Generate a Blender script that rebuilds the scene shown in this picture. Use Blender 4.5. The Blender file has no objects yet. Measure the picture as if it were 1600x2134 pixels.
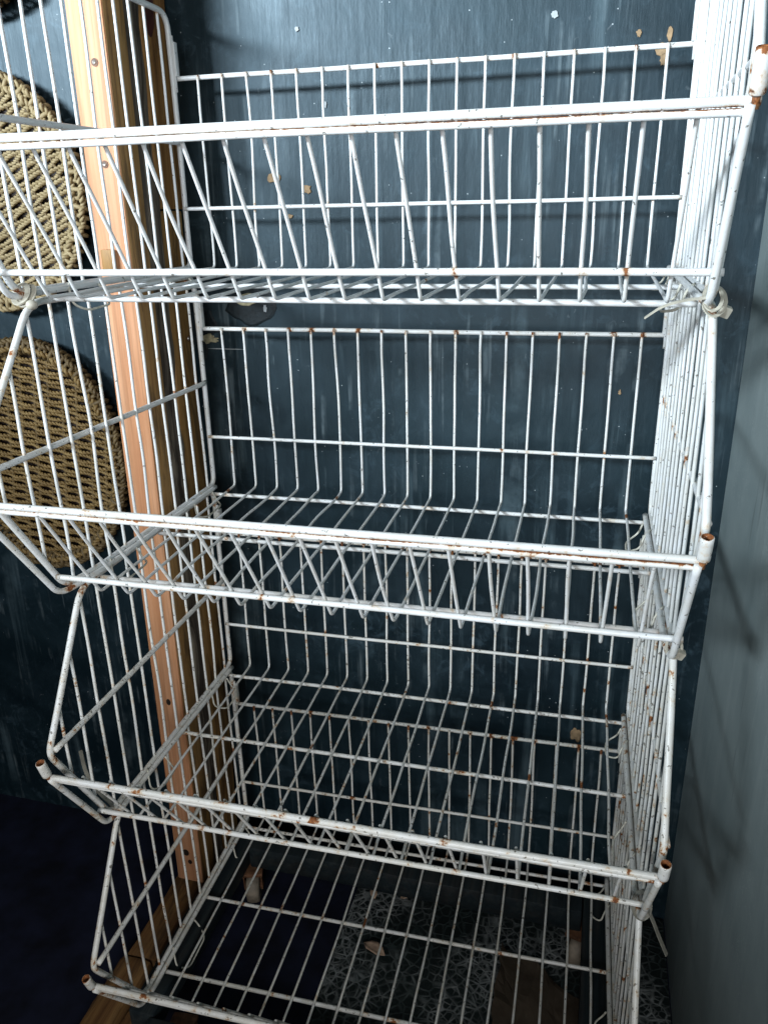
import bpy, bmesh, math, random
from mathutils import Vector, Matrix, noise
from math import sin, cos, pi, radians, sqrt, exp
random.seed(11)
S = bpy.context.scene
COL = S.collection
G = 1.1                      # height of the top basket's floor above the ground

# ------------------------------------------------------------------ camera
cam = bpy.data.cameras.new('camera'); camo = bpy.data.objects.new('camera', cam); COL.objects.link(camo)
fw = Vector((-0.2450, 0.9023, -0.3549)).normalized()
rt = Vector((0.9667, 0.2550, -0.0190)); rt = (rt - fw*rt.dot(fw)).normalized()
up = rt.cross(fw)
camo.matrix_world = Matrix(((rt.x, up.x, -fw.x, 0.5638), (rt.y, up.y, -fw.y, -1.0605), (rt.z, up.z, -fw.z, 0.0671+G), (0, 0, 0, 1)))
cam.sensor_fit = 'HORIZONTAL'; cam.sensor_width = 36.0; cam.lens = 36.0*1639.9/1600
cam.clip_start = 0.02; cam.clip_end = 100
S.camera = camo
# ------------------------------------------------------------------ world and lamps
w = bpy.data.worlds.new('World'); S.world = w; w.use_nodes = True
bg = w.node_tree.nodes['Background']; bg.inputs[0].default_value = (0.35, 0.42, 0.55, 1); bg.inputs[1].default_value = 0.02
def aim(o, t):
    o.rotation_euler = (Vector(t)-o.location).to_track_quat('-Z', 'Y').to_euler()
def lamp(name, kind, loc, target, power, col, **k):
    l = bpy.data.lights.new(name, kind); l.energy = power; l.color = col
    for a, b in k.items(): setattr(l, a, b)
    o = bpy.data.objects.new(name, l); COL.objects.link(o); o.location = loc; aim(o, target); return o
# cool light falling in from the upper left behind the camera, and a soft weak fill
lamp('key_light', 'AREA', (-1.55, -2.85, G+0.95), (0.28, 0.0, G+0.64), 32, (0.78, 0.90, 1.0), shape='RECTANGLE', size=1.3, size_y=0.30, spread=radians(47))
lamp('high_fill_light', 'AREA', (1.25, -1.75, G+1.05), (0.0, 0.0, G+0.25), 6.5, (0.90, 0.96, 1.0), shape='RECTANGLE', size=1.0, size_y=0.4, spread=radians(64))  # added fill from the upper right, brightens rail tops and the post's right side
lamp('low_fill_light', 'AREA', (0.60, -2.1, G+0.05), (0.15, 0.0, G-0.58), 6.6, (0.96, 0.97, 1.0), shape='RECTANGLE', size=0.6, size_y=0.5, spread=radians(95))
S.view_settings.view_transform = 'Standard'; S.view_settings.look = 'None'
S.view_settings.exposure = 0.0; S.view_settings.gamma = 1.0
S.view_settings.use_curve_mapping = False
cy = S.cycles
cy.max_bounces = 4; cy.diffuse_bounces = 2; cy.glossy_bounces = 2; cy.transmission_bounces = 0; cy.volume_bounces = 0
cy.caustics_reflective = False; cy.caustics_refractive = False
cy.use_adaptive_sampling = True; cy.adaptive_threshold = 0.02

# ------------------------------------------------------------------ material helpers
class NT:
    def __init__(s, name):
        s.m = bpy.data.materials.new(name); s.m.use_nodes = True; s.t = s.m.node_tree
        s.b = s.t.nodes['Principled BSDF']; s.n = s.t.nodes; s.l = s.t.links
    def put(s, sock, v):
        if hasattr(v, 'is_output') or isinstance(v, bpy.types.NodeSocket): s.l.new(v, sock)
        elif isinstance(v, (tuple, list)) and len(v) == 3 and sock.type == 'RGBA': sock.default_value = (*v, 1)
        else: sock.default_value = v
    def obj(s, rnd=0.0):
        c = s.n.new('ShaderNodeTexCoord').outputs['Object']
        if rnd:
            r = s.n.new('ShaderNodeObjectInfo').outputs['Random']
            a = s.n.new('ShaderNodeVectorMath'); a.operation = 'ADD'; s.l.new(c, a.inputs[0])
            k = s.math('MULTIPLY', r, rnd); cx = s.n.new('ShaderNodeCombineXYZ')
            for i in range(3): s.l.new(k, cx.inputs[i])
            s.l.new(cx.outputs[0], a.inputs[1]); return a.outputs[0]
        return c
    def pos(s): return s.n.new('ShaderNodeNewGeometry').outputs['Position']
    def mapping(s, v, scale=(1, 1, 1), rot=(0, 0, 0), loc=(0, 0, 0)):
        m = s.n.new('ShaderNodeMapping'); s.l.new(v, m.inputs[0])
        m.inputs['Scale'].default_value = scale; m.inputs['Rotation'].default_value = rot; m.inputs['Location'].default_value = loc
        return m.outputs[0]
    def noise(s, v, scale, detail=4, rough=.55, dist=0.0):
        x = s.n.new('ShaderNodeTexNoise'); s.l.new(v, x.inputs['Vector']); x.inputs['Scale'].default_value = scale
        x.inputs['Detail'].default_value = detail; x.inputs['Roughness'].default_value = rough; x.inputs['Distortion'].default_value = dist
        return x.outputs[0]
    def vor(s, v, scale, feature='DISTANCE_TO_EDGE', rnd=1.0):
        x = s.n.new('ShaderNodeTexVoronoi'); x.feature = feature; s.l.new(v, x.inputs['Vector']); x.inputs['Scale'].default_value = scale
        x.inputs['Randomness'].default_value = rnd
        return x.outputs['Distance']
    def ramp(s, v, stops):
        r = s.n.new('ShaderNodeValToRGB'); s.l.new(v, r.inputs[0]); e = r.color_ramp.elements
        while len(e) < len(stops): e.new(.5)
        for el, (p, c) in zip(e, stops):
            el.position = p; el.color = (c, c, c, 1) if isinstance(c, (int, float)) else (*c, 1)
        return r.outputs[0]
    def mix(s, f, a, b, mode='MIX'):
        x = s.n.new('ShaderNodeMix'); x.data_type = 'RGBA'; x.blend_type = mode
        s.put(x.inputs[0], f); s.put(x.inputs[6], a); s.put(x.inputs[7], b); return x.outputs[2]
    def math(s, op, a, b=0.0, clamp=False):
        x = s.n.new('ShaderNodeMath'); x.operation = op; x.use_clamp = clamp
        s.put(x.inputs[0], a); s.put(x.inputs[1], b); return x.outputs[0]
    def bump(s, h, strength=.3, dist=.001):
        x = s.n.new('ShaderNodeBump'); x.inputs['Strength'].default_value = strength; x.inputs['Distance'].default_value = dist
        s.l.new(h, x.inputs['Height']); s.l.new(x.outputs[0], s.b.inputs['Normal'])
    def out(s, col, rough=.5, spec=.5, metal=0.0):
        s.put(s.b.inputs['Base Color'], col); s.put(s.b.inputs['Roughness'], rough)
        s.put(s.b.inputs['Specular IOR Level'], spec); s.put(s.b.inputs['Metallic'], metal); return s.m

def mat_paint(name, dirt, spots, white=(0.73, 0.745, 0.75)):
    t = NT(name); v = t.obj(7.0)
    at = t.n.new('ShaderNodeAttribute'); at.attribute_name = 'rust'; rust = at.outputs['Fac']
    n1 = t.noise(v, 60, 5, .65); n2 = t.noise(v, 340, 4, .6); n3 = t.noise(v, 14, 3)
    d = t.math('MULTIPLY', t.ramp(n1, [(.40, 0), (.72, 1)]), dirt, True)
    d2 = t.math('MULTIPLY', t.ramp(n3, [(.35, 0), (.75, 1)]), dirt*.8, True)
    c = t.mix(d, white, (0.50, 0.46, 0.35)); c = t.mix(d2, c, (0.60, 0.56, 0.45))
    # dark scuffs and chips
    c = t.mix(t.math('MULTIPLY', t.ramp(t.noise(v, 210, 3), [(.685-.05*spots, 0), (.72-.05*spots, 1)]), .85), c, (0.10, 0.085, 0.06))
    # rust: at the welds (attribute) and as free spots
    m = t.math('MULTIPLY', rust, t.math('ADD', t.math('MULTIPLY', t.noise(v, 190, 4, .7), 2.0), -.18))
    sp = t.math('MULTIPLY', t.ramp(n1, [(.53, 0), (.70, 1)]), t.math('MULTIPLY', n2, spots))
    m = t.math('ADD', m, sp)
    rc = t.ramp(n2, [(.3, (0.07, 0.022, 0.008)), (.55, (0.23, 0.075, 0.018)), (.8, (0.46, 0.20, 0.06))])
    halo = t.ramp(m, [(.22, 0), (.42, .55)])
    c = t.mix(halo, c, (0.56, 0.36, 0.17))
    k = t.ramp(m, [(.40, 0), (.52, 1)])
    c = t.mix(k, c, rc)
    t.bump(t.noise(v, 300, 2), .18, .0006)
    return t.out(c, t.math('ADD', t.math('MULTIPLY', k, .45), .36), .45)

PAINT = [mat_paint('white_paint_clean', .25, .45), mat_paint('white_paint_worn', .48, .70),
         mat_paint('white_paint_dirty', .60, 1.15, (0.74, 0.74, 0.72)), mat_paint('white_paint_dirtier', .70, 1.15, (0.73, 0.73, 0.70))]
def mat_rust():
    t = NT('rust'); n = t.noise(t.obj(3), 300, 4, .6)
    c = t.ramp(n, [(.3, (0.05, 0.018, 0.008)), (.5, (0.26, 0.09, 0.025)), (.75, (0.58, 0.30, 0.14))])
    t.bump(n, .5, .001); return t.out(c, .6, .4)
M_RUST = mat_rust()
def mat_wall():
    t = NT('slate_blue_enamel'); v = t.obj()
    big = t.noise(v, 3.0, 5, .6); cl = t.noise(v, 11, 5, .6, .6)
    st = t.noise(t.mapping(v, (26, 26, 1.5)), 1.0, 5, .62, .3)
    st2 = t.noise(t.mapping(v, (70, 70, 2.6)), 1.0, 4, .6, .2)
    c = t.mix(t.ramp(big, [(.3, 0), (.7, 1)]), (0.0020, 0.0072, 0.0112), (0.0070, 0.0185, 0.0240))
    c = t.mix(t.math('MULTIPLY', t.ramp(cl, [(.45, 0), (.72, 1)]), .55), c, (0.017, 0.034, 0.045))
    # vertical drips of thin lighter paint
    dr = t.math('MULTIPLY', t.ramp(st, [(.54, 0), (.66, 1)]), t.ramp(t.noise(v, 7, 5, .6), [(.44, 0), (.60, 1)]))
    c = t.mix(t.math('MULTIPLY', dr, .75), c, (0.070, 0.105, 0.120))
    dr2 = t.math('MULTIPLY', t.ramp(st2, [(.57, 0), (.68, 1)]), t.ramp(t.noise(v, 15, 4, .6), [(.47, 0), (.60, 1)]))
    c = t.mix(t.math('MULTIPLY', dr2, .75), c, (0.10, 0.13, 0.142))
    sm = t.math('MULTIPLY', t.ramp(t.noise(v, 34, 6, .72, .8), [(.52, 0), (.66, 1)]), t.ramp(t.noise(v, 5, 3), [(.42, 0), (.62, 1)]))
    c = t.mix(t.math('MULTIPLY', sm, .65), c, (0.045, 0.075, 0.095))
    # scratches and specks
    sc = t.ramp(t.noise(t.mapping(v, (1, 1, .55), (0, .5, 0)), 62, 3, .7, 1.2), [(.66, 0), (.72, 1)])
    c = t.mix(t.math('MULTIPLY', t.math('MULTIPLY', sc, t.ramp(cl, [(.5, 0), (.6, 1)])), .5), c, (0.12, 0.14, 0.15))
    sp = t.ramp(t.vor(v, 95, 'F1'), [(.055, 1), (.085, 0)])
    sp = t.math('MULTIPLY', sp, t.ramp(t.noise(v, 24, 2), [(.56, 0), (.62, 1)]))
    c = t.mix(sp, c, (0.42, 0.46, 0.47))
    h = t.math('ADD', t.math('MULTIPLY', st2, .8), t.math('MULTIPLY', t.noise(t.mapping(v, (1, 1, .35)), 80, 4), 1.1))
    t.bump(h, .35, .0016)
    t.b.inputs['Specular Tint'].default_value = (0.72, 0.90, 1.0, 1)
    return t.out(c, t.math('ADD', t.math('MULTIPLY', cl, .22), .38), .45)
M_WALL = mat_wall()
def mat_sidewall():
    t = NT('grey_side_wall_paint'); v = t.obj()
    st = t.noise(t.mapping(v, (30, 30, 1.7)), 1, 5, .6, .3); cl = t.noise(v, 6, 5, .6)
    c = t.mix(t.ramp(cl, [(.3, 0), (.7, 1)]), (0.17, 0.215, 0.215), (0.26, 0.305, 0.30))
    c = t.mix(t.math('MULTIPLY', t.ramp(st, [(.5, 0), (.75, 1)]), .28), c, (0.36, 0.40, 0.395))
    c = t.mix(t.math('MULTIPLY', t.ramp(t.noise(t.mapping(v, (60, 60, 4)), 1, 4, .6), [(.63, 0), (.72, 1)]), .5), c, (0.07, 0.08, 0.08))
    sc = t.ramp(t.noise(t.mapping(v, (1, 1, .8), (.6, .3, 0)), 26, 3, .6, 2.2), [(.495, 0), (.5, 1), (.505, 0)])
    c = t.mix(t.math('MULTIPLY', t.math('MULTIPLY', sc, t.ramp(t.noise(v, 9, 2), [(.53, 0), (.62, 1)])), .6), c, (0.45, 0.48, 0.48))
    t.bump(t.math('ADD', st, t.math('MULTIPLY', t.noise(v, 140, 3), .5)), .16, .001)
    return t.out(c, .5, .35)
def mat_wood(name, dark, mid, light, scale=1.0, rough=.55, stain=0.0, axis=2, crack=.35):
    t = NT(name); v = t.obj(5)
    def st(a, l):
        q = [a*scale]*3; q[axis] = l*scale; return t.mapping(v, tuple(q))
    wv = t.noise(st(75, 2.2), 1, 5, .62, 1.1); fi = t.noise(st(330, 6), 1, 4, .65); br = t.noise(st(16, 2.5), 1, 3)
    c = t.ramp(wv, [(.34, dark), (.48, mid), (.62, light)])
    c = t.mix(t.math('MULTIPLY', t.ramp(br, [(.35, 0), (.65, 1)]), .45), c, tuple(x*.72 for x in mid))
    c = t.mix(t.math('MULTIPLY', t.ramp(fi, [(.48, 0), (.66, 1)]), .55), c, tuple(x*.55 for x in mid))
    c = t.mix(t.math('MULTIPLY', t.ramp(t.noise(st(120, 1.5), 1, 4, .6, .6), [(.62, 0), (.68, 1)]), crack), c, tuple(x*.15 for x in dark))
    if stain:
        q = [26, 26, 26]; q[axis] = 4
        sn = t.noise(t.mapping(v, tuple(q)), 1, 6, .68, 1.4)
        c = t.mix(t.math('MULTIPLY', t.ramp(sn, [(.50, 0), (.60, 1)]), stain), c, (0.020, 0.013, 0.009))
    t.bump(t.math('ADD', fi, t.math('MULTIPLY', wv, .8)), .4, .0010)
    return t.out(c, rough, .3)
M_PINE = mat_wood('salmon_pine', (0.47, 0.19, 0.085), (0.62, 0.29, 0.14), (0.72, 0.385, 0.215), .8, crack=.15)
M_YEL = mat_wood('yellow_timber', (0.27, 0.135, 0.04), (0.39, 0.205, 0.065), (0.46, 0.265, 0.10), .9, stain=.55)
M_BRN = mat_wood('reddish_timber', (0.22, 0.09, 0.028), (0.38, 0.18, 0.055), (0.46, 0.245, 0.085), .9, stain=.6)
M_OLD = mat_wood('weathered_bark_timber', (0.045, 0.034, 0.026), (0.12, 0.092, 0.07), (0.34, 0.28, 0.20), 1.0, .8, .75, crack=.7)
M_BEAM = mat_wood('brown_floor_timber', (0.09, 0.04, 0.014), (0.17, 0.085, 0.03), (0.25, 0.14, 0.05), .8, .65, .55, 1)
M_DOLLY = mat_wood('dark_teal_painted_timber', (0.005, 0.010, 0.013), (0.010, 0.017, 0.020), (0.022, 0.028, 0.028), 1, .6, .3, 1)
def simple(name, col, rough=.5, var=.3, scale=60, spec=.4, bump=.2):
    t = NT(name); n = t.noise(t.obj(3), scale, 4)
    c = t.mix(t.ramp(n, [(.3, 0), (.7, 1)]), tuple(x*(1-var) for x in col), tuple(min(1, x*(1+var)) for x in col))
    t.bump(n, bump, .0008); return t.out(c, rough, spec)
M_TAN = simple('bare_plaster', (0.30, 0.20, 0.11), .8, .3, 120)
M_PLAST = simple('pale_filler', (0.36, 0.32, 0.20), .85, .45, 160)
M_PIT = simple('dark_pit_paint', (0.007, 0.013, 0.016), .55, .4, 150, .3, .6)
M_FLAKE = simple('white_paint_flake', (0.34, 0.37, 0.38), .6, .2, 200)
M_TIE = simple('ivory_nylon', (0.46, 0.43, 0.35), .42, .18, 90)
M_TIEG = simple('grey_nylon', (0.20, 0.19, 0.155), .5, .2, 90)
M_HOOK = simple('cream_wire', (0.58, 0.56, 0.47), .4, .3, 150)
M_STEEL = simple('screw_steel', (0.50, 0.46, 0.42), .35, .3, 300); M_STEEL.node_tree.nodes['Principled BSDF'].inputs['Metallic'].default_value = .8
M_WHEEL = simple('worn_caster_plastic', (0.24, 0.20, 0.15), .6, .35, 60)
M_FORK = simple('rusty_caster_fork', (0.15, 0.07, 0.035), .6, .5, 90)
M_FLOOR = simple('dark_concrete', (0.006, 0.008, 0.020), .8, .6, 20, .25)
M_CARD = simple('brown_cardboard', (0.13, 0.10, 0.07), .8, .25, 30, .2)
M_LEAF = simple('dry_leaf', (0.42, 0.29, 0.20), .7, .35, 90)
M_KNOT = simple('wood_knot', (0.07, 0.016, 0.010), .45, .35, 70)
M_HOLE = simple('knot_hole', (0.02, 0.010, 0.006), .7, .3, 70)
def mat_mat():
    t = NT('web_patterned_sheet'); v = t.obj()
    warp = t.mix(.022, v, t.n.new('ShaderNodeTexNoise').outputs['Color'], 'ADD')
    e = t.vor(warp, 58, rnd=.95)
    e2 = t.vor(t.mapping(v, (1, 1, 1), (0, 0, .6), (3.3, 1.7, 0)), 96)
    n = t.noise(v, 6, 4); n2 = t.noise(v, 60, 4)
    ln = t.math('MAXIMUM', t.ramp(e, [(.035, 1), (.12, 0)]), t.math('MULTIPLY', t.ramp(e2, [(.05, .65), (.13, 0)]), t.ramp(n, [(.45, 0), (.6, 1)])))
    ln = t.math('MULTIPLY', ln, t.ramp(n2, [(.3, .25), (.62, 1)]))
    lc = t.mix(t.ramp(n, [(.46, 0), (.66, 1)]), (0.045, 0.060, 0.058), (0.36, 0.38, 0.37))
    c = t.mix(ln, t.mix(n2, (0.006, 0.012, 0.012), (0.018, 0.024, 0.022)), lc)
    t.bump(ln, .5, .002); return t.out(c, .6, .3)
M_MAT = mat_mat()
def mat_rope(name, a, b, c3):
    t = NT(name); v = t.obj(4); n = t.noise(v, 45, 4); n2 = t.noise(v, 420, 3)
    rd = t.n.new('ShaderNodeObjectInfo').outputs['Random']
    c = t.mix(t.ramp(n, [(.35, 0), (.65, 1)]), a, b); c = t.mix(t.math('MULTIPLY', rd, .45), c, c3)
    c = t.mix(t.math('MULTIPLY', n2, .5), c, tuple(x*.5 for x in a))
    t.bump(n2, .4, .0008); return t.out(c, .62, .35)
M_ROPE = mat_rope('straw_rope', (0.30, 0.225, 0.11), (0.47, 0.375, 0.21), (0.37, 0.285, 0.155))
M_ROPE2 = mat_rope('golden_seagrass_rope', (0.17, 0.105, 0.034), (0.32, 0.215, 0.08), (0.23, 0.145, 0.052))
M_RIM = mat_rope('dark_rim_rope', (0.085, 0.055, 0.022), (0.19, 0.13, 0.055), (0.13, 0.09, 0.04))

# ------------------------------------------------------------------ mesh helpers
def link(name, verts, faces, mat, parent=None, smooth=True, rust=None):
    me = bpy.data.meshes.new(name); me.from_pydata(verts, [], faces); me.update()
    if smooth: me.polygons.foreach_set('use_smooth', [True]*len(me.polygons))
    if rust is not None:
        a = me.attributes.new('rust', 'FLOAT', 'POINT'); a.data.foreach_set('value', rust)
    if mat: me.materials.append(mat)
    o = bpy.data.objects.new(name, me); COL.objects.link(o)
    if parent: o.parent = parent
    return o
def fillet(pts, rad, n=5, closed=False):
    pts = [Vector(p) for p in pts]; N = len(pts); out = []
    for i, p in enumerate(pts):
        if not closed and i in (0, N-1): out.append(p); continue
        a, b = pts[i-1], pts[(i+1) % N]; r = rad[i] if isinstance(rad, (list, tuple)) else rad
        u, v = (a-p), (b-p); r2 = min(r, u.length*.45, v.length*.45)
        if r2 < 1e-5: out.append(p); continue
        A = p+u.normalized()*r2; Bp = p+v.normalized()*r2
        for k in range(n+1):
            t = k/n; out.append(A*(1-t)**2 + p*2*t*(1-t) + Bp*t*t)
    return out
def resample(pts, step, closed=False):
    out = []; N = len(pts)
    for i in range(N if closed else N-1):
        a, b = pts[i], pts[(i+1) % N]; k = max(1, int(math.ceil((b-a).length/step)))
        out += [a.lerp(b, j/k) for j in range(k)]
    if not closed: out.append(pts[-1])
    return out
def tube_data(pts, r, sides=8, closed=False, rustfn=None, off=0, cap=True):
    pts = [Vector(p) for p in pts]; N = len(pts); V = []; F = []; R = []
    T = []
    for i in range(N):
        a = pts[i-1] if (i or closed) else pts[i]; b = pts[(i+1) % N] if (i < N-1 or closed) else pts[i]
        T.append((b-a).normalized())
    ref = Vector((1, 0, 0)) if abs(T[0].x) < .9 else Vector((0, 0, 1))
    nrm = (ref-T[0]*ref.dot(T[0])).normalized()
    for i in range(N):
        nrm = (nrm-T[i]*nrm.dot(T[i])).normalized(); bn = T[i].cross(nrm)
        rr = r(i/(N-1)) if callable(r) else r
        for k in range(sides):
            a = 2*pi*k/sides; d = nrm*cos(a)+bn*sin(a); p = pts[i]+d*rr; V.append(p[:])
            R.append(rustfn(p, d) if rustfn else 0.0)
    for i in range(N if closed else N-1):
        j = (i+1) % N
        for k in range(sides):
            k2 = (k+1) % sides; F.append((off+i*sides+k, off+i*sides+k2, off+j*sides+k2, off+j*sides+k))
    if cap and not closed:
        F.append(tuple(off+k for k in reversed(range(sides)))); F.append(tuple(off+(N-1)*sides+k for k in range(sides)))
    return V, F, R
def tube(name, pts, r, mat, parent=None, sides=8, closed=False, rustfn=None):
    V, F, R = tube_data(pts, r, sides, closed, rustfn)
    return link(name, V, F, mat, parent, True, R)
def wob(pts, amp, seed, freq=6.0, mask=None):
    out = []
    for p in pts:
        q = p*freq+Vector((seed*3.1, seed*1.7, seed*.9)); k = mask(p) if mask else 1
        out.append(p+Vector((noise.noise(q), noise.noise(q+Vector((9, 4, 2))), 0))*amp*k)
    return out
def box(name, x0, x1, y0, y1, z0, z1, mat, parent=None, bev=.002, rough=0.0, seg=None, seed=0):
    bm = bmesh.new()
    nx, ny, nz = seg or (1, 1, 1)
    bmesh.ops.create_cube(bm, size=1)
    for v in bm.verts: v.co = Vector((x0 if v.co.x < 0 else x1, y0 if v.co.y < 0 else y1, z0 if v.co.z < 0 else z1))
    if bev: bmesh.ops.bevel(bm, geom=list(bm.edges), offset=bev, segments=2, affect='EDGES', profile=.6)
    for ax, n in enumerate((nx, ny, nz)):
        lo = (x0, y0, z0)[ax]; hi = (x1, y1, z1)[ax]; nm = [0, 0, 0]; nm[ax] = 1
        for k in range(1, n):
            c = [0, 0, 0]; c[ax] = lo+(hi-lo)*k/n
            bmesh.ops.bisect_plane(bm, geom=list(bm.verts)+list(bm.edges)+list(bm.faces), plane_co=c, plane_no=nm)
    if rough:
        for v in bm.verts:
            p = v.co*11+Vector((seed*5, 0, seed))
            v.co += Vector((noise.noise(p), noise.noise(p+Vector((7, 1, 3))), 0))*rough + Vector((noise.noise(v.co*45), 0, 0))*rough*.4
    me = bpy.data.meshes.new(name); bm.to_mesh(me); bm.free(); me.materials.append(mat)
    me.polygons.foreach_set('use_smooth', [True]*len(me.polygons))
    try: me.set_sharp_from_angle(angle=radians(40))
    except Exception: pass
    o = bpy.data.objects.new(name, me); COL.objects.link(o)
    if parent: o.parent = parent
    return o
def patch(name, cx, cz, rx, rz, y, mat, parent, seed, th=.0006, jag=.45, n=26, rot=0.0):
    """small irregular raised flake lying on the back wall (local x, z)"""
    rim = []
    for k in range(n):
        a = 2*pi*k/n; f = 1+jag*noise.noise(Vector((cos(a)*1.9, sin(a)*1.9, seed*3.7)))+jag*.4*noise.noise(Vector((cos(a)*6, sin(a)*6, seed)))
        px, pz = rx*f*cos(a), rz*f*sin(a)
        rim.append((cx+px*cos(rot)-pz*sin(rot), cz+px*sin(rot)+pz*cos(rot)))
    V = [(x, y, z) for x, z in rim]+[(cx+(x-cx)*.9, y-th, cz+(z-cz)*.9) for x, z in rim]+[(cx, y-th, cz)]
    F = [(k, (k+1) % n, n+(k+1) % n, n+k) for k in range(n)]+[(n+k, n+(k+1) % n, 2*n) for k in range(n)]
    return link(name, V, F, mat, parent, False)
def empty(name, loc=(0, 0, 0), rot=(0, 0, 0)):
    o = bpy.data.objects.new(name, None); COL.objects.link(o); o.empty_display_size = .05
    o.location = loc; o.rotation_euler = rot; return o
def tag(o, label, cat, group=None):
    o['label'] = label; o['category'] = cat
    if group: o['group'] = group
    return o

# ------------------------------------------------------------------ setting
YW = 0.06; XR = 0.7525
def sheet(name, verts, mat, kind='structure'):
    o = link(name, verts, [(0, 1, 2, 3)], mat, None, False)
    if kind: o['kind'] = kind
    return o
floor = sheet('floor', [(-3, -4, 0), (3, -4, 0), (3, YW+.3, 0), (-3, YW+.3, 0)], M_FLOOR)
back_wall = sheet('back_wall', [(-2.5, YW, -.02), (XR+.3, YW, -.02), (XR+.3, YW, 2.7), (-2.5, YW, 2.7)], M_WALL)
tag(back_wall, 'dark slate blue painted wall with drips behind the wire baskets', 'wall')
side_wall = box('side_wall', XR, XR+.12, -1.6, YW+.05, -.02, 2.7, mat_sidewall(), None, 0)
side_wall['kind'] = 'structure'
tag(side_wall, 'scratched grey side wall to the right of the wire baskets', 'wall')
# chips and holes in the back wall
def chips(lst):
    for i, (x, z, rx, rz, m, s) in enumerate(lst):
        patch('paint_chip', x, z+G, rx, rz, YW-.0012, m, back_wall, s)
chips([(0.109, 0.117, .011, .007, M_TAN, 1), (0.158, 0.101, .006, .006, M_TAN, 2), (0.131, 0.066, .004, .003, M_TAN, 3),
       (0.621, 0.259, .003, .007, M_TAN, 4), (0.612, 0.243, .007, .006, M_TAN, 5), (0.617, 0.233, .005, .007, M_TAN, 6), (0.586, 0.262, .003, .004, M_TAN, 7),
       (0.579, -0.739, .008, .014, M_TAN, 8), (0.486, 0.288, .004, .004, M_FLAKE, 9), (.155, .295, .003, .003, M_FLAKE, 10),
       (.19, .205, .002, .004, M_FLAKE, 11), (.60, -.17, .002, .004, M_TAN, 12), (.35, -.42, .003, .007, M_FLAKE, 13)])
pit = patch('paint_pit', 0.061, -0.058+G, .040, .030, YW-.0008, M_PIT, back_wall, 21, .0008, .22)
patch('filler', 0.055, -0.050+G, .017, .009, YW-.0018, M_PLAST, back_wall, 22, .002, .3)
patch('paint_chip', 0.083, -0.062+G, .003, .005, YW-.0018, M_FLAKE, back_wall, 23)
patch('paint_pit', -0.040, -0.085+G, .036, .042, YW-.0008, M_PIT, back_wall, 24, .0008, .7)
patch('filler', -0.012, -0.108+G, .018, .008, YW-.0018, M_PLAST, back_wall, 25, .002, .8)
patch('scratch', 0.012, -.1235+G, .030, .0007, YW-.0008, M_FLAKE, back_wall, 26, .0003)

# ------------------------------------------------------------------ timber post on the left
post = empty('timber_post', (-0.071, -0.02, 0.05)); post.rotation_euler = (0, radians(0.75), 0)
tag(post, 'upright post of salmon, grey and brown timbers behind the left of the baskets', 'post')
px0, px1 = -.0245, .0245
box('front_plank', px0, px1, -.082, -.034, 0, 1.75, M_PINE, post, .0025)
box('middle_plank', px0-.01, px1-.0005, -.0338, .005, -.02, 1.75, M_OLD, post, .003, .0055, (2, 3, 70), 3)
box('rear_plank', px0-.005, px1-.001, .0056, .075, 1.129, 1.75, M_BRN, post, .002)
box('rear_plank', px0-.005, px1-.0015, .0058, .070, -.02, 1.127, M_YEL, post, .003, .002, (1, 1, 40), 5)
box('side_strip', px1-.002, px1+.0006, -.0795, -.0345, 0.0, 1.75, M_YEL, post, .0004)
def screw(x, y, z, par, axis='y', r=.0030):
    V = []; n = 12
    for k in range(n): V.append((r*cos(2*pi*k/n), 0, r*sin(2*pi*k/n)))
    for k in range(n): V.append((r*.75*cos(2*pi*k/n), -.0016, r*.75*sin(2*pi*k/n)))
    V.append((0, -.0008, 0))
    F = [(k, (k+1) % n, n+(k+1) % n, n+k) for k in range(n)]+[(n+k, n+(k+1) % n, 2*n) for k in range(n)]
    o = link('screw', V, F, M_STEEL, par, False); o.location = (x, y, z)
    if axis == 'x': o.rotation_euler = (0, 0, pi/2)
    ring = link('countersink', [(r*1.55*cos(2*pi*k/14), -.0006, r*1.55*sin(2*pi*k/14)) for k in range(14)], [tuple(range(14))], M_FORK, o, False)
    ring.location = (0, .0003, 0)
for z, x in ((.245, .007), (.132, .004), (-.402, .001)): screw(x, -.0825, z+G-.05, post)
screw(px1+.0005, .050, -.104+G-.05, post, 'x')
def disc_part(name, x, y, z, ry, rz, mat, par, axis='x', n=20, bulge=.0012):
    V = [(0, ry*cos(2*pi*k/n), rz*sin(2*pi*k/n)) if axis == 'x' else (ry*cos(2*pi*k/n), 0, rz*sin(2*pi*k/n)) for k in range(n)]
    V.append((bulge, 0, 0) if axis == 'x' else (0, -bulge, 0))
    o = link(name, V, [(k, (k+1) % n, n) for k in range(n)], mat, par); o.location = (x, y, z); return o
disc_part('knot', px1-.0012, .028, .335+G-.05, .019, .055, M_KNOT, post)
disc_part('knot', .0, -.0826, -.67+G-.05, .004, .006, M_HOLE, post, 'y')
disc_part('knot', -.002, -.0826, -.985+G-.05, .006, .007, M_HOLE, post, 'y')
disc_part('knot', .004, -.0826, -1.005+G-.05, .004, .005, M_HOLE, post, 'y')
box('wood_block', -.012, .004, -.0925, -.0828, .005+G-.05, .030+G-.05, M_YEL, post, .001)

# timber sill on the floor, running forward from the post
sill = empty('floor_timber', (-.07, -.1, 0)); tag(sill, 'brown timber beam lying on the floor below the post', 'beam')
box('beam', -.033, .018, -.16, .02, .0, .046, M_BEAM, sill, .004, .004, (4, 12, 2), 2)
box('beam', -.036, .016, -.56, -.165, .0, .050, M_BEAM, sill, .010, .006, (4, 24, 2), 7)
box('edge_strip', .0205, .050, -.56, -.22, .0, .040, M_BEAM, sill, .008, .005, (3, 20, 2), 9)

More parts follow.
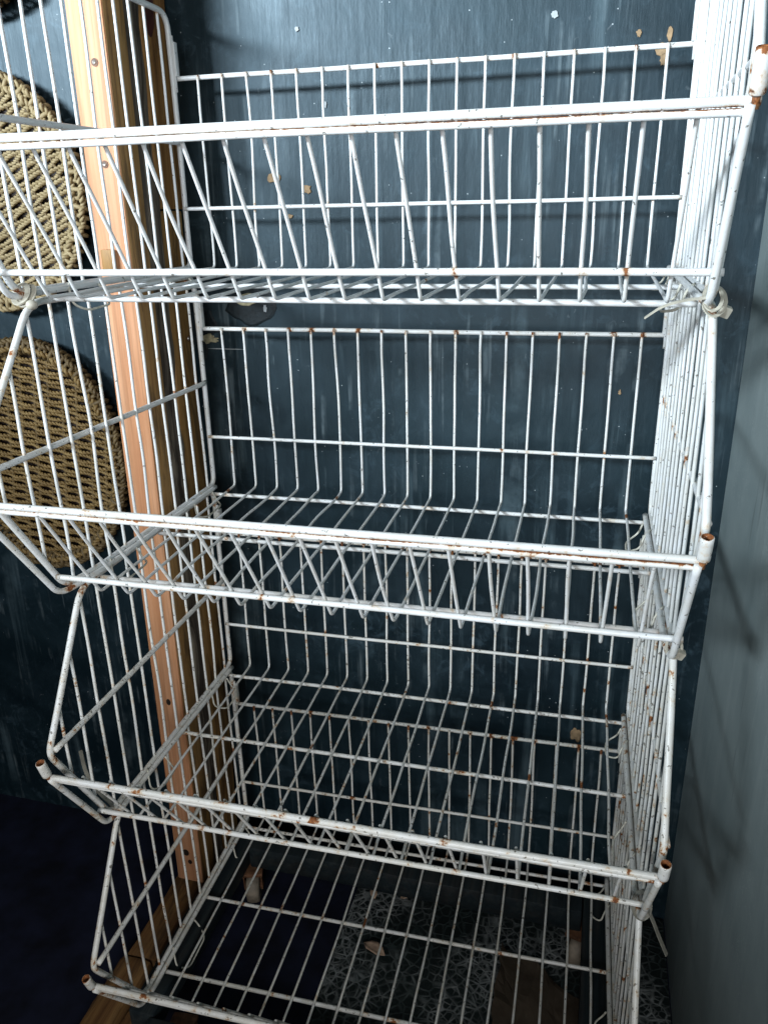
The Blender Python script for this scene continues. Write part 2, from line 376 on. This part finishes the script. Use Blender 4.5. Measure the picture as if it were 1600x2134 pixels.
# ------------------------------------------------------------------ woven mats on the wall, left of the post
def rope_path(pts, r, pitch, phase):
    out = []; s = 0.0; N = len(pts)
    for i, p in enumerate(pts):
        if i: s += (pts[i]-pts[i-1]).length
        T = (pts[min(i+1, N-1)]-pts[max(i-1, 0)]).normalized()
        nrm = Vector((0, 1, 0)); nrm = (nrm-T*nrm.dot(T)).normalized(); bn = T.cross(nrm); a = phase+2*pi*s/pitch
        out.append(p+nrm*(r*cos(a))+bn*(r*sin(a)))
    return out
def woven(label, cx, cz, rx, rz, rot, slant, mat, rr=.0022, gap=.0092, zmin=None):
    o = empty('woven_mat', (cx, YW-.028, cz+G), (0, rot, 0)); tag(o, label, 'woven mat', 'woven mats hung on the wall')
    rnd = random.Random(int(cx*1e4)+int(cz*1e3)); warp = .026
    rows = int(2*(rz-.02)/gap)
    ca, sa = cos(slant), sin(slant)
    for k in range(rows):
        t = -(rz-.020)+k*gap+rnd.uniform(-.0009, .0009)
        f = 1-(t/(rz-.012))**2
        if f <= .02: continue
        hw = (rx-.014)*sqrt(f); n = max(8, int(2*hw/.0026)); V = []; F = []
        pts = []
        for i in range(n+1):
            x = -hw+2*hw*i/n
            yy = -.0040*(sin(pi*x/warp+pi*(k % 2)))*(1+.3*noise.noise(Vector((x*20, t*50, 1))))
            zz = t+.0022*noise.noise(Vector((x*16, t*9, rx*40)))+.0012*noise.noise(Vector((x*60, t*200, 2)))
            pts.append(Vector((x, yy-.004, zz)))
        for st in range(2):
            v, f_, _ = tube_data(rope_path(pts, rr*.92, .0125, pi*st+rnd.random()*.4), rr, 5, off=len(V)); V += v; F += f_
        V = [(x*ca-z*sa, y, x*sa+z*ca) for x, y, z in V] if abs(slant) > 1e-4 else V
        link('rope', V, F, mat, o)
    # upright stakes the ropes weave around
    m = int((rx-.02)/warp)
    for i in range(-m, m+1):
        x = i*warp; h = (rz-.014)*sqrt(max(0.02, 1-(x/(rx-.010))**2)); P = [Vector((x, -.004, -h)), Vector((x, -.004, h))]
        V, F, _ = tube_data(resample(P, .03), .0024, 6)
        V = [(a*ca-c*sa, b, a*sa+c*ca) for a, b, c in V]
        link('stake', V, F, M_RIM, o)
    # rim: a rope wound round the edge, over two rope hoops
    n = int(2*pi*max(rx, rz)/.0125); turns = n; N = turns*11; V = []; F = []
    pts = []
    for i in range(N):
        a = 2*pi*i/N; b = 2*pi*turns*i/N; c = Vector((cos(a)*(rx-.013), 0, sin(a)*(rz-.013))); d = Vector((cos(a), 0, sin(a)))
        wv = 1+.18*noise.noise(Vector((a*30, b, 3)))
        pts.append(c+d*(.0125*cos(b)*wv)+Vector((0, -.0105*sin(b)*wv-.002, 0)))
    V, F, _ = tube_data(pts, .0033, 6, closed=True); link('rim_wrap', V, F, M_RIM if mat is M_ROPE2 else mat, o)
    for rad, yy in ((.004, -.010), (.016, -.012)):
        pts = []
        for i in range(420):
            a = 2*pi*i/420; wv = .0016*noise.noise(Vector((cos(a)*9, sin(a)*9, rad*90)))
            pts.append(Vector((cos(a)*(rx-rad+wv), yy+.003*sin(a*41), sin(a)*(rz-rad+wv))))
        V = []; F = []
        for st in range(2):
            v, f_, _ = tube_data(rope_path(pts+[pts[0]], .0026, .015, pi*st), .0028, 5, off=len(V)); V += v; F += f_
        link('rim_rope', V, F, mat if rad > .01 else (M_RIM if mat is M_ROPE2 else mat), o)
    # dark lining behind the weave
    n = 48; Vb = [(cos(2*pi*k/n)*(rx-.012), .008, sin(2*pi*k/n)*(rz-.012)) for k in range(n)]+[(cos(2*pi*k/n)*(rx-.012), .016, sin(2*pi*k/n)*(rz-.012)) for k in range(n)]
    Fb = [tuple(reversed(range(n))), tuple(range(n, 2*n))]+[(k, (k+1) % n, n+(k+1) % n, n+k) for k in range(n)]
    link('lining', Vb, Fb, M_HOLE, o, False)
    return o
woven('pale straw round woven mat beside the post, level with the top basket', -.345, .106, .172, .172, 0, radians(24), M_ROPE, .0021, .0080)
woven('golden seagrass oval woven mat beside the post, level with the second basket', -.338, -.31, .168, .202, radians(5), radians(-3), M_ROPE2, .0020, .0078)
woven('dark woven mat of which only the lower edge shows at the top left', -.315, .515, .175, .175, 0, 0, M_ROPE2, .0024, .0098)

# ------------------------------------------------------------------ the four wire baskets
W = 0.65; H = 0.3219
BT, BMID, D, ZV = .2382, .0782, .366, -.0044
DA, ZA, DL, ZL = .3872, .0204, .4565, .1265
X1, SP = .036, .0342
OFF = [(0, 0, 0, 0, 0, 0), (.0025, .0011, -.0009, -.0002, .0092, .0024), (.0017, -.0012, -.0004, .0027, .0163, .0001), (.0024, .0003, .0006, -.0041, .0165, .0071)]
LABEL = ['white wire basket with open sloping front, topmost of the stack',
         'white wire basket, second from the top of the stack',
         'grubby white wire basket, third from the top of the stack',
         'grubby white wire basket, lowest of the stack, above the floor']
WR, RR, FR = .00180, .0030, .0037
def L(x, d, z): return Vector((x-W/2, -d, z))
for b in range(4):
    rnd = random.Random(100+b); mat = PAINT[b]; ox, oy, oz, ti, ro, wz = OFF[b]
    bk = empty('wire_basket', (W/2+ox, oy, G+oz-b*H), (-ti, -wz, ro))
    tag(bk, LABEL[b], 'wire basket', 'stacked wire baskets')
    lvl = (.75, .9, 1.0, 1.05)[b]
    # --- wires: back, floor and front in one bent rod
    welds_dz = [(0, BT), (0, BMID), (.0255, 0), (.1848, -.002), (.3216, -.004), (.382, .0204), (.4505, ZL-.006)]
    for k in range(18):
        x = X1+SP*k
        amp = [rnd.random()**4*lvl*1.1 for _ in welds_dz]; amp[0] = max(amp[0], rnd.uniform(.45, 1.0)*lvl)
        if b == 0: amp[6] *= .3
        P = [L(x, 0, BT+.002), L(x, 0, 0), L(x, D, ZV), L(x, DL-.0058, ZL+.001)]
        P = resample(fillet(P, [0, .008, .006, 0], 4), .007)
        sd = rnd.random()*50; bend = rnd.uniform(.6, 1.8)*.0011
        if rnd.random() < .2: bend *= 2.1
        Q = []
        for p in P:
            e = min(1, abs(p.z-BT)/.03) if p.y > -.01 else 1
            Q.append(p+Vector((noise.noise(Vector((p.y*9, p.z*9, sd)))*bend*e, 0, noise.noise(Vector((sd, p.y*11, p.z)))*bend*.5*(1 if -.36 < p.y < -.01 else 0))))
        streak = rnd.random()**3*lvl
        def rf(p, d, amp=amp, streak=streak, sd=sd):
            v = 0
            for a, (dd, zz) in zip(amp, welds_dz):
                q2 = (p.y+dd)**2+(p.z-zz)**2
                if q2 < .0009: v = max(v, a*exp(-q2/(.0062**2)))
            return v+.42*streak*max(0, noise.noise(Vector((p.y*25, p.z*25, sd)))+.25)
        tube('wire', Q, WR, mat, bk, 8, False, rf)
    # --- long rails
    def rail(name, d, z, r, x0, x1, a0=.8, seam=None, sag=.0008, under=True):
        wamp = [rnd.random()**(1.2 if a0 > 1 else 4.5)*lvl*a0 for _ in range(18)]; sd = rnd.random()*90
        pts = resample([L(x0, d, z), L(x1, d, z)], .006)
        pts = [p+Vector((0, noise.noise(Vector((p.x*5, sd, 0)))*sag, noise.noise(Vector((p.x*5, sd, 7)))*sag)) for p in pts]
        ends = rnd.uniform(.5, 1.1), rnd.uniform(.7, 1.3)
        def rf(p, dr):
            x = p.x+W/2; k = (x-X1)/SP; ki = min(17, max(0, round(k))); v = wamp[ki]*exp(-((x-X1-ki*SP)/.0042)**2)
            v = max(v, ends[0]*.35*exp(-((x-x0)/.008)**2)*lvl, ends[1]*.45*exp(-((x-x1)/.010)**2)*lvl)
            if seam is not None:
                f = max(0, dr.dot(seam)); v = max(v, (f**3)*(.55+.5*noise.noise(Vector((x*14, sd, 0)))+.25*x/W))
            return v+lvl*.22*max(0, noise.noise(Vector((x*16, sd, 3)))+.1)
        return tube(name, pts, r, mat, bk, 12, False, rf)
    rail('back_top_rail', -.0052, BT, RR, .001, W-.001, 1.05)
    rail('back_middle_rail', .0055, BMID, .0025, .001, W-.001, .8)
    rail('floor_rail', .0255, -.0068, RR*.92, .006, W-.006)
    rail('floor_rail', .1848, -.0085, RR*.92, .006, W-.006)
    rail('floor_rail', .3216, -.0100, RR, .006, W-.006)
    rail('front_bottom_rail', DA+.0006, ZA, RR*1.05, -.002, W+.004, .9)
    if b < 2:
        rail('front_top_rail', DL+.0012, ZL+.0036, .0034, (-.008 if b == 0 else -.030), W+.0035, .4, Vector((0, .25, -1)).normalized())
        rail('front_top_rail', DL+.0005, ZL-.0028, .0027, .004, W-.001, .6, Vector((0, -.2, 1)).normalized())
    else:
        rail('front_top_rail', DL+.0015, ZL+.001, .0036, -.002, W+.003, .8)
        rail('front_top_rail', DL-.0005, ZL-.005, .0026, .006, W-.006, .6)
    # --- side frames
    for sx, x0, ins in ((-1, 0.0, 1), (1, W, -1)):
        sd = rnd.random()*70; bx = .0056 if ins > 0 else .0024
        def splay(p, k=(.024 if (b == 1 and ins > 0) else 0)):   # the second basket's left side is bent outwards at the front
            return p-Vector((k*min(1, max(0, (-p.y-.30)/.15))**1.5, 0, 0))
        P = fillet([L(x0, 0, 0), L(x0, 0, .3125), L(x0, .353, .3125), L(x0, .4545, .1545), L(x0, .370, .0)], [.016, .022, .022, .012, .016], 5, True)
        P = resample(P, .012, True)
        P = [p+Vector((noise.noise(Vector((p.y*6, p.z*6, sd)))*.0012, 0, 0)) for p in P]
        P = [splay(p) for p in P]
        spots = [(rnd.uniform(0, .45), rnd.uniform(0, .31), rnd.uniform(.2, .95)*lvl) for _ in range(14)]
        spots += [(.353, .312, 1.0*lvl if ins < 0 else .5), (.449, .150, .6*lvl), (.370, 0, .8*lvl), (0, 0, .9*lvl)]
        def rfs(p, dr, spots=spots, sd=sd):
            v = 0
            for d, z, a in spots:
                q2 = (p.y+d)**2+(p.z-z)**2
                if q2 < .002: v = max(v, a*exp(-q2/(.007**2)))
            return v+lvl*.3*max(0, noise.noise(Vector((p.y*18, p.z*18, sd)))+.05)
        fr = tube('side_frame', P, FR, mat, bk, 12, True, rfs)
        # second rod doubling the bottom and the front slope
        xi = x0+ins*.0078
        P = resample(fillet([L(x0+ins*.003, .4625, .1275), L(x0+ins*.003, .3835, -.004), L(xi, .355, -.0015), L(xi, .012, -.0005)], [0, .014, .01, 0], 5), .012)
        P = [splay(p) for p in P]
        tube('side_rod', P, .0034, mat, fr, 10, False, rfs)
        P = [p-Vector((splay(p).x*0+(.020*-p.y/.45 if (b == 1 and ins > 0) else 0), 0, 0)) for p in resample([L(x0+bx, .450, .158), L(x0+bx, .012, .1606), L(x0+bx*.4, .001, .1612)], .012)]
        tube('brace', P, (.0034 if ins > 0 else .0029), mat, fr, 10, False, rfs)
        # upright wires of the side
        for k in range(13):
            d = .0225+.0334*k
            if d <= .350: zt = .3125
            else: zt = .3125-(d-.353)*(.162/.0965)
            zb = 0 if d <= .368 else (d-.370)*(.1505/.0795)
            if zt-zb < .02: continue
            s2 = rnd.random()*90; am = [rnd.random()**2*lvl for _ in range(3)]
            bend = rnd.uniform(.5, 1.6)*.0016*(2.2 if (b == 1 and k in (8, 9, 10, 11)) else 1)
            P = resample([L(x0-ins*.0005, d, zt), L(x0-ins*.0005, d, zb)], .009)
            P = [p+Vector((noise.noise(Vector((p.z*9, s2, 0)))*bend*.6, noise.noise(Vector((p.z*9, s2, 5)))*bend, 0)) for p in P]
            P = [splay(p) for p in P]
            def rw(p, dr, am=am, zt=zt, zb=zb, s2=s2):
                v = max(am[0]*exp(-((p.z-zt)/.008)**2), am[1]*exp(-((p.z-zb)/.008)**2), am[2]*exp(-((p.z-.16)/.007)**2))
                return v+lvl*.25*max(0, noise.noise(Vector((p.z*20, s2, 3))))
            tube('side_wire', P, .0019, mat, fr, 8, False, rw)
        # socket: open tube end in front of the lip corner
        a = Vector((0, -.30, 1)).normalized(); c0 = L(x0, .4625, .1325); n = 16
        e1 = Vector((1, 0, 0)); e2 = a.cross(e1); V = []; F = []; Rr = []
        prof = [(.0058, 0, .9), (.0071, .0012, .6), (.0072, .006, 0), (.0072, .018, .05), (.0071, .0225, .25), (.0060, .0232, 1.0), (.0052, .0225, 1.3), (.0050, .010, 1.3), (0.0001, .009, 1.3)]
        if b == 0: prof = [(.0058, 0, .9), (.0071, .0012, .9), (.0074, .006, .45), (.0074, .022, .25), (.0071, .0265, .9), (.0060, .0272, 1.3), (.0052, .0265, 1.3), (.0050, .014, 1.3), (0.0001, .013, 1.3)]
        for r, h, ru in prof:
            r *= .74
            for k in range(n):
                t = 2*pi*k/n; V.append((c0+a*h+e1*(r*cos(t))+e2*(r*sin(t)))[:]); Rr.append(ru*(.7+.5*noise.noise(Vector((t, h*90, b)))))
        for j in range(len(prof)-1):
            for k in range(n): F.append((j*n+k, j*n+(k+1) % n, (j+1)*n+(k+1) % n, (j+1)*n+k))
        link('socket', [splay(Vector(p))[:] for p in V], F, mat, fr, True, Rr)
        # rusty pin under the socket
        tube('socket_pin', [splay(c0-a*.008), splay(c0+a*.004)], .0026, M_RUST, fr, 10)
        # hinge tab on the back upright
        tb = box('tab', 0, .0045, -.0045, .0045, -.020, .020, mat, fr, .0012)
        tb.location = L(x0+ins*.0040, -.001, .260)+(Vector((-.0045, 0, 0)) if ins < 0 else Vector((0, 0, 0)))
        tube('tab_pin', [L(x0+ins*.0042, .0005, .222), L(x0+ins*.0042, .0005, .287)], .0022, mat, fr, 8)
        # wire hooks tying the floor to the side rod
        for d0, d1 in ((.040, .095), (.245, .305)):
            d0 += rnd.uniform(-.01, .01); d1 += rnd.uniform(-.008, .008); zz = -.010; xa = x0+ins*.0125; xb = x0+ins*rnd.uniform(.026, .034); tw = rnd.uniform(-.008, .004)
            P = fillet([L(xa, d0, zz+.009), L(xa+ins*.004, d0-.004, zz-.006), L(xb, d0+.006, zz-.010+tw), L(xb, d1-.01, zz-.012+tw), L(xa+ins*.004, d1, zz-.008), L(xa, d1-.004, zz+.008), L(xa-ins*.008, d1-.016, zz+.013)], .009, 4)
            tube('hook', resample(P, .006), .00130, M_HOOK, fr, 7)

# ------------------------------------------------------------------ cable ties
def tie(label, paths, mat, head=None, w=.0036, th=.0011, knob=None):
    o = empty('cable_tie', (0, 0, 0)); tag(o, label, 'cable tie')
    base = Vector(paths[0][0])+Vector((0, 0, G)); o.location = base
    for i, P in enumerate(paths):
        P = [Vector(p)+Vector((0, 0, G))-base for p in P]
        P = resample(fillet(P, .012, 6), .003); V = []; F = []
        for j, p in enumerate(P):
            T = (P[min(j+1, len(P)-1)]-P[max(0, j-1)]).normalized()
            s = T.cross(Vector((.25, -.35, .9))).normalized(); nn = s.cross(T)
            for a, c in ((-1, -1), (1, -1), (1, 1), (-1, 1)): V.append((p+s*(a*w/2)+nn*(c*th/2))[:])
        for j in range(len(P)-1):
            for k in range(4): F.append((j*4+k, j*4+(k+1) % 4, j*4+4+(k+1) % 4, j*4+4+k))
        F += [(3, 2, 1, 0), tuple(len(P)*4-4+k for k in range(4))]
        link('strap', V, F, mat, o, False)
    if head:
        h = Vector(head)+Vector((0, 0, G))-base
        hb = box('head', -.0042, .0042, -.0036, .0036, -.0046, .0046, mat, o, .0015); hb.location = h; hb.rotation_euler = (.3, .35, .2)
    return o
def ring(c, rx, rz, n=14, ry=0.0, a0=0.0, a1=2*pi):
    return [(c[0]+rx*cos(a0+(a1-a0)*k/n), c[1]+ry*sin(a0+(a1-a0)*k/n), c[2]+rz*sin(a0+(a1-a0)*k/n)) for k in range(n+1)]
tie('ivory cable tie with long tail at the right front of the topmost basket',
    [ring((.652, -.372, -.003), .0085, .011, ry=.007), ring((.650, -.376, .000), .007, .009, ry=.009), [(.645, -.385, .001), (.628, -.385, -.001), (.612, -.383, -.006), (.600, -.378, -.016)]], M_TIE, (.6610, -.370, -.011), .0028)
tie('ivory cable tie with square head at the right front of the second basket',
    [ring((.655, -.370, -.318), .007, .009, ry=.006)], M_TIE, (.6605, -.372, -.324), .0024)
tie('tan cable tie with a straight hanging tail at the right front of the third basket',
    [ring((.656, -.368, -.640), .009, .011, ry=.008), [(.660, -.372, -.636), (.668, -.372, -.652), (.678, -.371, -.678), (.688, -.370, -.702)]], M_TIEG, None, .0045)
tie('grey cable tie tail curling up outside the left front of the third basket',
    [[(.010, -.372, -.634), (-.006, -.372, -.618), (-.018, -.371, -.604), (-.024, -.370, -.585), (-.025, -.370, -.557)]], M_TIEG, None, .0046, .0016)
kt = tie('ivory tape wrap and knob at the left front corner of the topmost basket',
    [ring((.006, -.370, -.001), .008, .009, ry=.006), ring((.010, -.366, -.003), .007, .009, ry=.008)], M_TIE, None, .005, .0016)
bm = bmesh.new(); bmesh.ops.create_uvsphere(bm, u_segments=14, v_segments=10, radius=.0058)
for v in bm.verts: v.co.z *= .85
me = bpy.data.meshes.new('knob'); bm.to_mesh(me); bm.free(); me.materials.append(M_TIE); me.polygons.foreach_set('use_smooth', [True]*len(me.polygons))
kn = bpy.data.objects.new('knob', me); COL.objects.link(kn); kn.parent = kt; kn.location = Vector((.020, -.374, -.011+G))-kt.location

# ------------------------------------------------------------------ dolly under the stack
dl = empty('dolly', (W/2, -.2, 0)); tag(dl, 'dark timber dolly on casters under the lowest basket', 'dolly')
zt = G-3*H-.018
for a in ((-.335, -.295, -.19, .175), (.285, .325, -.19, .175)):
    box('plank', a[0], a[1], a[2], a[3], zt-.042, zt, M_DOLLY, dl, .003, .002, (2, 10, 2), 4)
for a in ((-.30, .29, -.232, -.192), (-.293, .283, .135, .172)):
    box('plank', a[0], a[1], a[2], a[3], zt-.046, zt-.001, M_DOLLY, dl, .003, .002, (12, 2, 2), 6)
def lathe_x(name, prof, mat, par, n=24):
    V = []; F = []
    for x, r in prof:
        for k in range(n): V.append((x, r*cos(2*pi*k/n), r*sin(2*pi*k/n)))
    for j in range(len(prof)-1):
        for k in range(n): F.append((j*n+k, j*n+(k+1) % n, (j+1)*n+(k+1) % n, (j+1)*n+k))
    F += [tuple(reversed(range(n))), tuple((len(prof)-1)*n+k for k in range(n))]
    return link(name, V, F, mat, par)
for cx, cy, rz in ((-.290, .135, .3), (.283, .14, -.25), (-.27, -.165, .1), (.27, -.165, 0)):
    c = empty('caster', (cx, cy, 0), (0, 0, rz)); c.parent = dl
    wh = lathe_x('wheel', [(-.011, .012), (-.012, .022), (-.010, .0295), (-.004, .031), (.004, .031), (.010, .0295), (.012, .022), (.011, .012)], M_WHEEL, c); wh.location = (0, 0, .031)
    lathe_x('hub', [(-.017, .006), (-.016, .008), (.016, .008), (.017, .006)], M_FORK, c, 14).location = (0, 0, .031)
    for s in (-1, 1):
        V = [(s*.0145, -.008, .026), (s*.0145, .008, .026), (s*.0145, .016, .064), (s*.0145, -.014, .064), (s*.0165, -.008, .026), (s*.0165, .008, .026), (s*.0165, .016, .064), (s*.0165, -.014, .064)]
        link('fork_side', V, [(0, 1, 2, 3), (7, 6, 5, 4), (0, 4, 5, 1), (1, 5, 6, 2), (2, 6, 7, 3), (3, 7, 4, 0)], M_FORK, c, False)
    box('fork_plate', -.019, .019, -.019, .019, .0645, .072, M_FORK, c, .002)

# ------------------------------------------------------------------ things on the floor
mt = box('floor_sheet', .212, XR-.002, -.75, YW-.004, .001, .004, M_MAT, None, .0012, 0)
tag(mt, 'dark sheet with a pale web pattern lying on the floor', 'floor sheet')
# bent piece of cardboard
def bent(name, outline, zf, mat, label, cat, th=.003):
    n = len(outline); V = [(x, y, zf(x, y)) for x, y in outline]+[(x, y, zf(x, y)+th) for x, y in outline]
    F = [tuple(reversed(range(n))), tuple(range(n, 2*n))]+[(k, (k+1) % n, n+(k+1) % n, n+k) for k in range(n)]
    o = link(name, V, F, mat, None, False); tag(o, label, cat); return o
gx = []
bm = bmesh.new(); nx, ny = 18, 14; grid = {}
for i in range(nx+1):
    for j in range(ny+1):
        u, v = i/nx, j/ny
        x = .485+.24*u+.05*v*0; y = -.075-.20*v-.10*u+.012*noise.noise(Vector((u*5, v*5, 2)))
        x += .010*noise.noise(Vector((u*6, v*6, 9)))
        z = .006+.020*max(0, 1-u*3.2)**2+.010*sin(v*3)*u*.5+.004*noise.noise(Vector((u*7, v*7, 4)))+.016*exp(-((u-.25)/.09)**2)*(1-v)
        grid[i, j] = bm.verts.new((x, y, max(.0055, z)))
for i in range(nx):
    for j in range(ny): bm.faces.new((grid[i, j], grid[i, j+1], grid[i+1, j+1], grid[i+1, j]))
r = bmesh.ops.solidify(bm, geom=list(bm.faces), thickness=-.0025)
me = bpy.data.meshes.new('cardboard'); bm.to_mesh(me); bm.free(); me.materials.append(M_CARD)
cb = bpy.data.objects.new('cardboard', me); COL.objects.link(cb)
tag(cb, 'crumpled brown cardboard piece lying on the web patterned sheet', 'cardboard')
def leaf(label, x, y, z, s, rot, seed):
    n = 14; V = []; F = []
    for j, yy in enumerate((-1, -.5, 0, .5, 1)):
        for i in range(5):
            u = (i-2)/2; ww = (1-yy*yy)**.6*.45+.02
            V.append((u*ww*s, yy*s, z+.004+.25*s*abs(u)*(1-abs(yy))+.3*s*noise.noise(Vector((u*2, yy*2, seed)))))
    for j in range(4):
        for i in range(4): F.append((j*5+i, j*5+i+1, j*5+i+6, j*5+i+5))
    o = link('dry_leaf', V, F, M_LEAF, None); o.location = (x, y, 0); o.rotation_euler = (0, 0, rot)
    so = o.modifiers.new('thickness', 'SOLIDIFY'); so.thickness = .0008
    tag(o, label, 'leaf', 'dry leaves on the floor'); return o
leaf('pale curled dry leaf near the middle of the web patterned sheet', .277, -.124, .004, .022, 1.2, 1)
leaf('small dry leaf beside the left edge of the web patterned sheet', .245, -.012, .004, .013, .4, 2)
leaf('small dry leaf at the back of the web patterned sheet', .305, -.005, .004, .012, 2.1, 3)
